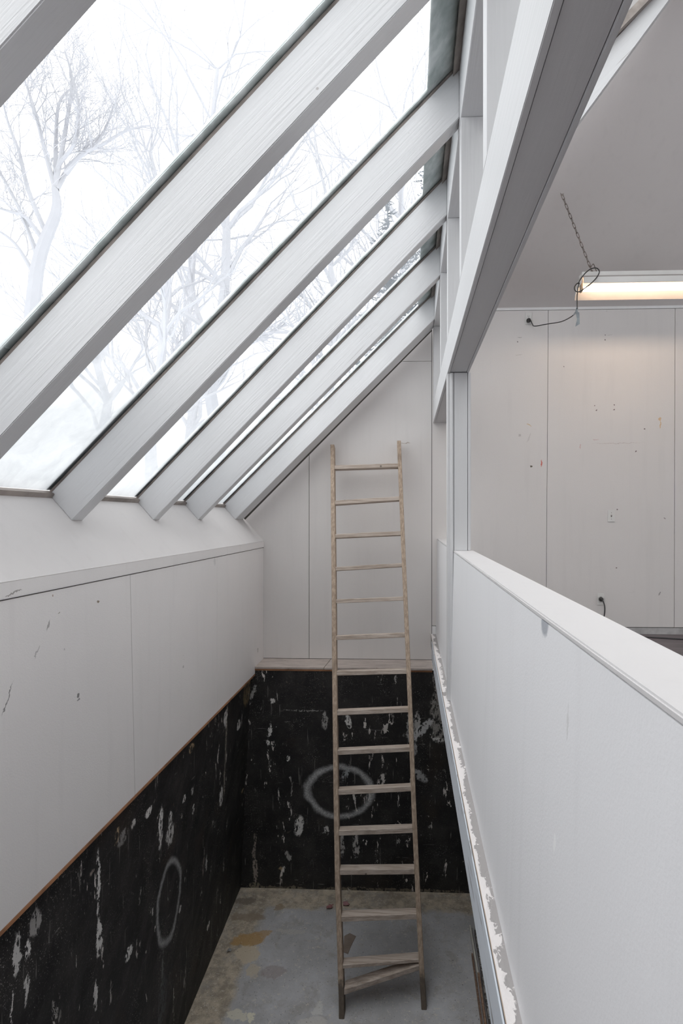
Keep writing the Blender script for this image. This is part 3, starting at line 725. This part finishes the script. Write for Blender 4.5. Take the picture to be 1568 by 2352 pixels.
railR = [(1012, 911.5, 920), (1160, 917, 926.5), (1330, 924, 933.5), (1500, 931.5, 941), (1660, 938.5, 948), (1850, 945, 955), (2035, 953, 964), (2118, 956.5, 969), (2224, 961, 975), (2320, 966, 981)]
def rail_build(hit, lst, yf, zt):
    dep = Vector((0, (zt - LZ0), -(5.352 - yf))).normalized() * .085     # straight back from the front face, square to the rail
    up = Vector((0, (5.352 - yf), (zt - LZ0))).normalized()
    def f(bm):
        rings = []
        n = len(lst)
        for j, (v, a, b) in enumerate(lst):
            A, Bq = hit(a, v), hit(b, v)
            c = (A + Bq) / 2; hwid = .0185
            A = c - Vector((hwid, 0, 0)); Bq = c + Vector((hwid, 0, 0))
            ch = .004
            sh_ = Vector((0, 0, 0))
            dd = dep
            if j == n - 1: dd = Vector((0, dep.y, 0)); 
            ring = [A + dd * .05 , A + Vector((ch, 0, 0)), Bq - Vector((ch, 0, 0)), Bq + dd * .05, Bq + dd * .95, Bq + dd - Vector((ch, 0, 0)), A + dd + Vector((ch, 0, 0)), A + dd * .95]
            rings.append([bm.verts.new(q) for q in ring])
        for j in range(n - 1):
            for k2 in range(8): bm.faces.new([rings[j][k2], rings[j][(k2 + 1) % 8], rings[j + 1][(k2 + 1) % 8], rings[j + 1][k2]])
        bm.faces.new(rings[0][::-1]); bm.faces.new(rings[-1])
    return f
obj('rail', rail_build(hL, railL, fL.y, tl_.z), M_rail, lad)
obj('rail', rail_build(hR, railR, fR.y, tr_.z), M_rail, lad)
def interp(lst, v, idx):
    for (v0, *a), (v1, *b) in zip(lst, lst[1:]):
        if v0 <= v <= v1: return a[idx] + (b[idx] - a[idx]) * (v - v0) / (v1 - v0)
    return lst[-1][idx + 1]
RUNGS = [(1068.5, 1064), (1150, 1139.6), (1226.6, 1219.6), (1302.4, 1293), (1377, 1370.4), (1460.5, 1454), (1542, 1537.7), (1633, 1626), (1723.8, 1715.8), (1815.5, 1806.7), (1908.7, 1902.3), (1998.8, 1997), (2106, 2100), (2218, 2204), (2274.5, 2218)]
TILT = math.radians(7.5)
rdep = Vector((0, math.cos(TILT), -math.sin(TILT))); rdn = Vector((0, -math.sin(TILT), -math.cos(TILT)))
for j, (va, vb) in enumerate(RUNGS):
    A = hL(interp(railL, va, 1) - 1.5, va); Bq = hR(interp(railR, vb, 0) + 1.5, vb)
    if j == 14: A = hL(interp(railL, va, 1) + .5, va)
    rnd = random.Random(j)
    dep_, th_ = .085, (.037 if j not in (3, 4, 13) else .034)
    dv, dn = rdep.copy(), rdn.copy()
    if j == 14:
        dv = Vector((0, .99, -.02)); dn = Vector((0, -.02, -.99))
    if j == 13: th_ = .024
    A = A + Vector((0, .004, 0)); Bq = Bq + Vector((0, .004, 0))
    def rb(bm):
        nseg = 12; rings = []
        for q in range(nseg + 1):
            t = q / nseg; P = A.lerp(Bq, t)
            j1, j2, j3, j4 = (rnd.uniform(-.0016, .0016) for _ in range(4))
            c = .003
            ring = [P + dv * c + dn * j1, P + dn * (c + j2) , P + dn * (th_ - c + j3), P + dn * th_ + dv * c, P + dn * th_ + dv * (dep_ - c), P + dn * (th_ - c) + dv * dep_, P + dn * c + dv * (dep_ + j4), P + dv * (dep_ - c)]
            rings.append([bm.verts.new(x) for x in ring])
        for q in range(nseg):
            for k2 in range(8): bm.faces.new([rings[q][k2], rings[q][(k2 + 1) % 8], rings[q + 1][(k2 + 1) % 8], rings[q + 1][k2]])
        bm.faces.new(rings[0][::-1]); bm.faces.new(rings[-1])
    o = obj('rung', rb, M_rung, lad)
    if j == 14: o['label'] = 'loose slanting rung knocked down at its left end'

# ------------------------------------------------------------------ fluorescent light
FX0, FX1 = 1.405, 2.625
fx = empty('light_fixture', ((FX0 + FX1) / 2, 4.72, 1.9), 'white fluorescent strip light hanging from a chain, glowing warm', 'light')
prof = [(4.60, 1.885), (4.60, 1.93), (4.655, 1.965), (4.785, 1.965), (4.855, 1.845), (4.868, 1.850)]
def refl(bm):
    th = .004
    for (a, za), (b, zb) in zip(prof, prof[1:]):
        n = Vector((0, -(zb - za), (b - a))).normalized() * th
        if (b - a) < 0 or (b == a): n = Vector((0, -th, 0))
        hexa(bm, [(FX0, a, za), (FX1, a, za), (FX1, b, zb), (FX0, b, zb), Vector((FX0, a, za)) + n, Vector((FX1, a, za)) + n, Vector((FX1, b, zb)) + n, Vector((FX0, b, zb)) + n])
obj('reflector', refl, plain('darkened_reflector', (.36, .33, .31), .45, 0, 20, .05, .06), fx)  # white enamel coloured darker than it is, to offset the tube's close glare
obj('front_flange', B(FX0 - .001, FX1, 4.589, 4.5945, 1.884, 1.932, bevel=.001), M_lampmetal, fx)
obj('housing', B(FX0 + .01, FX1 - .01, 4.675, 4.765, 1.970, 2.012, bevel=.003), M_lampmetal, fx)
obj('end_plate', lambda bm: prism(bm, [(FX0 - .002, 4.657, 1.962), (FX0 - .002, 4.783, 1.962), (FX0 - .002, 4.84, 1.873), (FX0 - .002, 4.775, 1.905), (FX0 - .002, 4.66, 1.915)], (.006, 0, 0)), M_lampmetal, fx)
lh = obj('lamp_holder', lambda bm: (box(bm, FX0 + .006, FX0 + .022, 4.70, 4.74, 1.86, 1.963, bevel=.003), tube(bm, [(FX0 + .022, 4.72, 1.885), (FX0 + .040, 4.72, 1.885)], .016, 12)), plain('tan_lamp_socket', (.42, .33, .24), .5), fx)
m, nt, b = new_mat('glowing_tube')
b.inputs['Base Color'].default_value = (.9, .85, .8, 1); b.inputs['Emission Color'].default_value = (1, .78, .58, 1); b.inputs['Emission Strength'].default_value = 12.5
obj('tube', lambda bm: tube(bm, [(FX0 + .03, 4.72, 1.885), (FX1 - .03, 4.72, 1.885)], .019, 16), m, fx, smooth=True, label='glowing fluorescent tube')

# chain
dd_ = sight(1290, 447); tt = (2.01 + MS * YB) / (dd_.z + MS * dd_.y); ctop = dd_ * tt * .996
cbot = at('y', 4.72, 1363, 634)
ch = empty('chain', tuple(cbot), 'dark steel chain holding the strip light up to the sloping ceiling', 'chain')
L = (ctop - cbot).length; nl = 17; pitch = L / nl
dirc = (ctop - cbot).normalized(); sd = dirc.cross(Vector((0, 1, 0))).normalized(); fd = dirc.cross(sd).normalized()
for j in range(nl):
    c = cbot + dirc * (pitch * (j + .5)); s_ = sd if j % 2 == 0 else fd
    hl, wd = pitch * .60, .0085
    pts = []
    for q in range(12):
        a = 2 * math.pi * q / 12
        cl = math.cos(a); sn = math.sin(a)
        pts.append(c + dirc * ((hl - wd) * (1 if sn > .01 else -1 if sn < -.01 else 0) + wd * sn) + s_ * (wd * cl))
    obj('link', lambda bm: tube(bm, pts, .0024, 6, closed=True), M_steel, ch, smooth=True)
obj('hook', lambda bm: tube(bm, smooth_path([ctop + Vector((-.012, 0, .012)), ctop + Vector((.0, -.01, -.016)), ctop + Vector((.012, 0, .010))], 5), .002, 6), M_steel, ch)
obj('twisted_wire', lambda bm: tube(bm, smooth_path([at('y', 4.70, u, v) for u, v in ((1352, 608), (1356, 614), (1362, 606), (1367, 618), (1372, 628), (1376, 636))], 5), .003, 6), M_steel, ch)

# power cord of the light, looped over the chain, taped, then to the high outlet
cp = [(1327, 652, 4.60), (1333, 641, 4.57), (1345, 626, 4.57), (1358, 617, 4.60), (1370, 616, 4.64), (1376, 624, 4.62), (1370, 637, 4.565), (1358, 650, 4.555), (1344, 661, 4.555), (1330, 670, 4.555), (1321, 668, 4.56), (1319, 660, 4.565),
      (1324, 652, 4.57), (1330, 650, 4.575), (1327, 660, 4.57), (1325, 680, 4.57), (1325, 700, 4.57), (1324, 712, 4.58), (1316, 724, 4.68), (1300, 734, 4.88), (1284, 740, 5.08), (1258, 744, 5.33), (1228, 749, 5.42), (1222, 744, 5.43), (1218, 736, 5.43), (1214, 736, 5.43)]
cord = obj('power_cord', lambda bm: tube(bm, smooth_path([at('y', y, u, v) for u, v, y in cp], 5), .0045, 8), M_plug, smooth=True)
tag(cord, 'black power cord looped on the chain and running to the high outlet', 'cord')
def plug(bm, u, v):
    c = at('y', YB - .008, u, v)
    tube(bm, [c, c + Vector((0, -.012, 0)), c + Vector((0, -.028, 0)), c + Vector((0, -.034, 0))], [.019, .021, .018, .010], 14)
obj('plug', lambda bm: plug(bm, 1213, 737), M_plug, cord, smooth=True)
def tape(bm):
    P = [at('y', 4.57, u, v) for u, v in ((1321, 712), (1330, 718), (1331, 744), (1321, 750), (1325, 733))]
    prism(bm, [P[0], P[1], P[2], P[3], P[4]], (0, .004, 0))
    tube(bm, [at('y', 4.57, 1325, 706), at('y', 4.585, 1324, 716), at('y', 4.65, 1317, 723)], [.007, .011, .006], 8)
obj('tape_flag', tape, M_tape, cord, label='flag of grey duct tape')

# outlets and switch
def outlet(u, v, label):
    c = at('y', YB, u, v)
    e = empty('outlet', (c.x, YB, c.z), label, 'outlet')
    obj('cover_plate', lambda bm: box(bm, c.x - .033, c.x + .033, YB - .006, YB - .0005, c.z - .057, c.z + .057, bevel=.003), M_plate, e)
    for s_ in (-1, 1):
        zc = c.z + s_ * .0195
        so = obj('socket', lambda bm: prism(bm, [(c.x + .0165 * math.cos(a) * 1.0, YB - .0075, zc + max(-.013, min(.013, .0165 * math.sin(a)))) for a in [2 * math.pi * q / 16 for q in range(16)]], (0, .003, 0)), M_plate, e)
        obj('slot', lambda bm: (box(bm, c.x - .0075, c.x - .0050, YB - .0082, YB - .006, zc - .001, zc + .008), box(bm, c.x + .0050, c.x + .0075, YB - .0082, YB - .006, zc - .001, zc + .007), tube(bm, [(c.x, YB - .0082, zc - .007), (c.x, YB - .006, zc - .007)], .0026, 8)), M_slot, so)
    obj('screw', lambda bm: tube(bm, [(c.x, YB - .0075, c.z), (c.x, YB - .005, c.z)], .003, 8), M_steel, e)
    return c
outlet(1213, 732, 'white outlet high on the wall, left of the strip light')
outlet(1379, 1376, 'white outlet low on the wall just above the half wall')
c = at('y', YB, 1403, 1185)
sw = empty('light_switch', (c.x, YB, c.z), 'white toggle light switch on the upper room wall', 'switch')
obj('cover_plate', B(c.x - .034, c.x + .034, YB - .006, YB - .0005, c.z - .057, c.z + .057, bevel=.003), M_plate, sw)
obj('toggle', lambda bm: hexa(bm, [(c.x - .005, YB - .006, c.z - .011), (c.x + .005, YB - .006, c.z - .011), (c.x + .005, YB - .005, c.z + .011), (c.x - .005, YB - .005, c.z + .011),
    (c.x - .004, YB - .016, c.z + .002), (c.x + .004, YB - .016, c.z + .002), (c.x + .004, YB - .016, c.z + .009), (c.x - .004, YB - .016, c.z + .009)]), plain('grey_toggle', (.3, .28, .26), .5), sw)
for s_ in (-1, 1): obj('screw', lambda bm: tube(bm, [(c.x, YB - .0072, c.z + s_ * .030), (c.x, YB - .005, c.z + s_ * .030)], .003, 8), M_steel, sw)
c2 = [(1380, 1376, 5.425), (1384, 1380, 5.41), (1388, 1392, 5.40), (1388, 1408, 5.40), (1385, 1425, 5.40), (1380, 1450, 5.38)]
cpts = [at('y', y, u, v) for u, v, y in c2] + [Vector((1.86, 5.36, ZFL + .006)), Vector((2.2, 5.30, ZFL + .006)), Vector((2.9, 5.1, ZFL + .006))]
cd2 = obj('power_cord', lambda bm: tube(bm, smooth_path(cpts, 6), .0058, 8), plain('dark_grey_cord', (.05, .048, .05), .5), smooth=True)
tag(cd2, 'thick dark cord dropping from the low outlet behind the half wall', 'cord')
obj('plug', lambda bm: plug(bm, 1379, 1376), M_plug, cd2, smooth=True)

# ------------------------------------------------------------------ bits at the bottom of the pit
def fz(u, v, z=ZP): return at('z', z, u, v)
cu = obj('kerb', lambda bm: grid_wall(bm, (.535, 3.4, ZP + .05), (.80, 3.4, ZP + .05), (.80, 4.64, ZP + .05), (.535, 4.64, ZP + .05), 6, 40, .006, 4), M_curb, origin=(.66, 4, ZP))
tag(cu, 'rough pebbly concrete strip on the pit floor under the fascia', 'kerb')
obj('kerb_body', B(.536, .799, 3.401, 4.639, ZP, ZP + .046), M_curb, cu)
def stick(name, u0, v0, u1, v1, wdt, h, mat, label, lift=.02):
    a, b = fz(u0, v0, ZP + lift), fz(u1, v1, ZP + lift); a.z = b.z = ZP + .001
    dr = (b - a).normalized(); nn = Vector((-dr.y, dr.x, 0)) * wdt / 2
    o = obj(name, lambda bm: hexa(bm, [a - nn, b - nn, b + nn, a + nn, a - nn + Vector((0, 0, h)), b - nn + Vector((0, 0, h)), b + nn + Vector((0, 0, h)), a + nn + Vector((0, 0, h))], .001), mat, origin=tuple((a + b) / 2))
    tag(o, label, 'wood strip', None, 'thing')
stick('wood_strip', 1079, 2130, 1097, 2240, .012, .04, plain('white_painted_lath', (.66, .63, .58), .7), 'short white painted wood strip on the pit floor beside the pebbly kerb')
stick('wood_strip', 1099, 2240, 1118, 2380, .014, .04, raw_wood('tan_lath', (.42, .28, .20), (.25, .15, .10), 'z'), 'tan wood strip on the pit floor continuing the white one')
stick('wood_strip', 1084, 2190, 1110, 2380, .012, .022, raw_wood('brown_lath', (.28, .18, .13), (.16, .10, .07), 'z'), 'dark brown wood strip lying outermost on the pit floor')
P = [fz(u, v, ZP + .006) for u, v in ((790, 2150), (803, 2143), (817, 2150), (813, 2158), (806, 2172), (799, 2190), (788, 2186))]
o = obj('cardboard_scrap', lambda bm: prism(bm, P, (0, 0, -.004)), plain('brown_cardboard', (.27, .215, .18), .9), origin=tuple(P[0]))
tag(o, 'torn flat brown cardboard scrap on the pit floor behind the ladder', 'cardboard')
for u, v, s_, lab, colr in ((758, 2087, .030, 'crumpled pink scrap on the floor just left of the ladder', (.36, .17, .17)), (795, 2078, .022, 'small pink scrap on the floor between the ladder rails', (.40, .22, .23))):
    c = fz(u, v)
    def scr(bm, c=c, s_=s_):
        rnd = random.Random(u)
        pts = smooth_path([c + Vector((rnd.uniform(-s_, s_) * 1.3, rnd.uniform(-s_, s_) * .8, .012 + rnd.uniform(0, .012))) for _ in range(7)], 4)
        tube(bm, pts, [.007 + .003 * math.sin(i) for i in range(len(pts))], 6)
    o = obj('pink_scrap', scr, plain('faded_pink_rag', colr, .9), origin=tuple(c)); tag(o, lab, 'scrap')
c = fz(526, 2185)
def foil(bm):
    rnd = random.Random(8)
    vs = [bm.verts.new(c + Vector((.022 * math.cos(a) * rnd.uniform(.7, 1.2), .022 * math.sin(a) * rnd.uniform(.7, 1.2), rnd.uniform(.004, .018)))) for a in [q * .7 for q in range(9)]]
    t = bm.verts.new(c + Vector((0, 0, .022)))
    bt = bm.verts.new(c + Vector((0, 0, .002)))
    for i in range(9):
        bm.faces.new([vs[i], vs[(i + 1) % 9], t]); bm.faces.new([vs[(i + 1) % 9], vs[i], bt])
o = obj('foil_scrap', foil, plain('crumpled_foil', (.6, .6, .6), .3, .5), origin=tuple(c)); tag(o, 'small silvery crumpled scrap near the left pit wall', 'scrap')

# ------------------------------------------------------------------ outside: snow, trees, wires
st_mesh('ground', lambda bm: bm.faces.new([bm.verts.new(c) for c in ((-120, -60, -1.6), (-2.0, -60, -1.6), (-2.0, 120, -1.6), (-120, 120, -1.6))]), M_snow, 'snow covered ground outside the skylight')
st_mesh('ground_beyond', lambda bm: bm.faces.new([bm.verts.new(c) for c in ((-2.0, 5.8, -1.6), (80, 5.8, -1.6), (80, 120, -1.6), (-2.0, 120, -1.6))]), M_snow, 'snow covered ground beyond the back wall')

st_mesh('ground_right', lambda bm: bm.faces.new([bm.verts.new(c) for c in ((4.8, -60, -1.6), (80, -60, -1.6), (80, 5.8, -1.6), (4.8, 5.8, -1.6))]), M_snow, 'snow covered ground outside the right wall')
def bark(name, col):
    m, nt, b = new_mat(name); p = pos(nt)
    c = mix(nt, noise(nt, p, 4, 4), tuple(x * .9 for x in col) + (1,), col + (1,))
    nt.links.new(c, b.inputs['Base Color']); b.inputs['Roughness'].default_value = .9; b.inputs['Specular IOR Level'].default_value = .1
    return m
M_bark1 = bark('hazed_bark_near', (.46, .46, .49)); M_bark3 = bark('hazed_bark_far', (.53, .53, .56)); M_con = bark('hazed_needles', (.20, .22, .245))  # fog's paleness is put into the tree colours, paler for far bark
def grow(bm, rnd, p, d, length, r, depth, up=.25, spread=.55):
    pts = [p]; rs = [r]; n = max(3, int(4 + depth)); q = p.copy(); dd = d.normalized()
    kids = []
    for i in range(n):
        dd = (dd + Vector((rnd.gauss(0, .22), rnd.gauss(0, .22), rnd.gauss(0, .16) + up * .12))).normalized()
        q = q + dd * (length / n); pts.append(q.copy()); rs.append(r * (1 - .75 * (i + 1) / n) + .0012)
        if depth > 0 and i >= 1:
            for _ in range(1 if rnd.random() < .75 else 2): kids.append((q.copy(), dd.copy(), rs[-1]))
    tube(bm, pts, rs, 3 if depth < 2 else 5, cap=False)
    for (kp, kd, kr) in kids:
        ax = Vector((rnd.gauss(0, 1), rnd.gauss(0, 1), rnd.gauss(0, 1))).cross(kd)
        if ax.length < 1e-3: continue
        nd = (kd + ax.normalized() * spread * rnd.uniform(.7, 1.5) + Vector((0, 0, up))).normalized()
        grow(bm, rnd, kp, nd, length * rnd.uniform(.42, .68), kr * .7, depth - 1, up, spread)
TY = 12.0
limbs = [[(60, 900), (85, 620), (128, 490), (126, 432)], [(126, 432), (104, 350), (82, 262), (62, 200), (50, 165)], [(126, 432), (135, 380), (170, 330), (182, 250), (168, 180)], [(128, 440), (128, 330), (135, 240), (160, 205)],
         [(110, 545), (66, 440), (44, 350), (18, 280), (3, 215)], [(105, 560), (60, 500), (20, 485), (-30, 470)], [(130, 435), (165, 375), (205, 345), (240, 300), (262, 240)], [(150, 400), (190, 352), (230, 335), (290, 300), (345, 288)],
         [(126, 432), (150, 300), (165, 190), (150, 120)], [(84, 640), (35, 560), (-20, 520)], [(90, 600), (40, 470), (-20, 360)]]
def t1(bm):
    rnd = random.Random(21)
    for li, l in enumerate(limbs):
        y = TY; P = []
        for q, (u, v) in enumerate(l):
            P.append(at('y', TY + (rnd.uniform(-.4, .4) if q else 0) * (li > 0), u, v))
        sp = smooth_path(P, 5); r0 = .14 if li == 0 else .055
        rs = [r0 * (1 - .72 * i / (len(sp) - 1)) + (0 if li else .03) for i in range(len(sp))]
        tube(bm, sp, rs, 6, cap=False)
        if li == 0: continue
        for i in range(3, len(sp), 1):
            kd = (sp[i] - sp[i - 1]).normalized()
            for _ in range(1):
                ax = Vector((rnd.gauss(0, 1), rnd.gauss(0, .6), rnd.gauss(0, 1))).cross(kd).normalized()
                grow(bm, rnd, sp[i], (kd + ax * .9 + Vector((0, 0, .2))).normalized(), rnd.uniform(.7, 1.3), rs[i] * .30, 2, .15, .6)
o = obj('bare_tree', t1, M_bark1, origin=tuple(at('y', TY, 60, 900))); tag(o, 'large bare haze-toned tree at the left edge beyond the skylight', 'tree', 'bare trees beyond the skylight')
def tree_at(u, vtop, Y, seed, mat, label, spread=.5, depth=4):
    top = at('y', Y, u, vtop); base = Vector((top.x, Y, -1.6)); H = top.z + 1.6
    rnd = random.Random(seed)
    def f(bm):
        p = base.copy(); pts = [p.copy()]; rs = [H * .016]
        n = 9
        for i in range(n):
            p = p + Vector((rnd.gauss(0, .025) * H / n * 4, rnd.gauss(0, .02) * H, H * .8 / n)); pts.append(p.copy()); rs.append(H * .016 * (1 - .8 * (i + 1) / n))
        tube(bm, pts, rs, 6, cap=False)
        for i in range(3, n + 1):
            for _ in range(4):
                a = rnd.uniform(0, 2 * math.pi); dv = Vector((math.cos(a), math.sin(a), rnd.uniform(.7, 1.5))).normalized()
                grow(bm, rnd, pts[i], dv, H * .27 * rnd.uniform(.7, 1.1), rs[i] * .5, depth - 1, .3, spread)
    o = obj('bare_tree', f, mat, origin=tuple(base)); tag(o, label, 'tree', 'bare trees beyond the skylight')
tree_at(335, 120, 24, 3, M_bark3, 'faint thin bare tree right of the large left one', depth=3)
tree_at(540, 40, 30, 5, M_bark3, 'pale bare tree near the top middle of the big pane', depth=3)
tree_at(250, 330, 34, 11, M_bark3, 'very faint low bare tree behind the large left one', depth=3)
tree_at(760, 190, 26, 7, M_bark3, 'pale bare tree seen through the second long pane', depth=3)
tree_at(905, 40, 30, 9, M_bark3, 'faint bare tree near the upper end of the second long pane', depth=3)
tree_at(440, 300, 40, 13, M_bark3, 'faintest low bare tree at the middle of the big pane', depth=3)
def conifer(u, vtop, Y, seed, label):
    top = at('y', Y, u, vtop); base = Vector((top.x, Y, -1.6)); H = top.z + 1.6; rnd = random.Random(seed)
    def f(bm):
        tube(bm, [base, top], [.22, .02], 6)
        z = .12
        while z < .99:
            rad = (1 - z) * H * .20 + .15
            for k2 in range(8):
                a = rnd.uniform(0, 2 * math.pi); c0 = base.lerp(top, z + rnd.uniform(-.02, .02))
                rr_ = rad * rnd.uniform(.55, 1.15)
                tip = c0 + Vector((math.cos(a) * rr_, math.sin(a) * rr_, rnd.uniform(-.15, .45) * rad))
                sdv = Vector((-math.sin(a), math.cos(a), 0))
                for q in range(9):
                    t = .15 + .85 * (q + rnd.uniform(-.3, .3)) / 8; c1 = c0.lerp(tip, t); wl_ = rad * .26 * (1.2 - t) * rnd.uniform(.5, 1.3)
                    for sgn in (-1, 1):
                        e = c1 + sdv * sgn * wl_ + (tip - c0) * .12 + Vector((0, 0, rnd.uniform(-.25, .1) * wl_))
                        th = Vector((0, 0, .028))
                        v = [bm.verts.new(x) for x in (c1 - th, e, c1 + th, c1 + (tip - c0) * .07)]
                        bm.faces.new([v[0], v[1], v[2]]); bm.faces.new([v[2], v[1], v[3]]); bm.faces.new([v[0], v[3], v[1]])
            z += .022
    o = obj('conifer', f, M_con, origin=tuple(base)); tag(o, label, 'tree')
conifer(985, 300, 22, 2, 'haze-toned conifer seen through the short pane near the stud wall')
conifer(890, 440, 24, 6, 'lower haze-toned conifer left of the other, in the same pane')
for (a, b_), lab in ((((-20, 465), (520, -18)), 'thin overhead wire crossing the big pane, the left one'), (((-20, 550), (600, -20)), 'thin overhead wire crossing the big pane, the right one')):
    A = at('y', 9, *a); Bq = at('y', 20, *b_)
    o = obj('overhead_wire', lambda bm: tube(bm, [A, (A + Bq) / 2 - Vector((0, 0, .1)), Bq], .006, 5), M_bark1, origin=tuple(A)); tag(o, lab, 'wire')
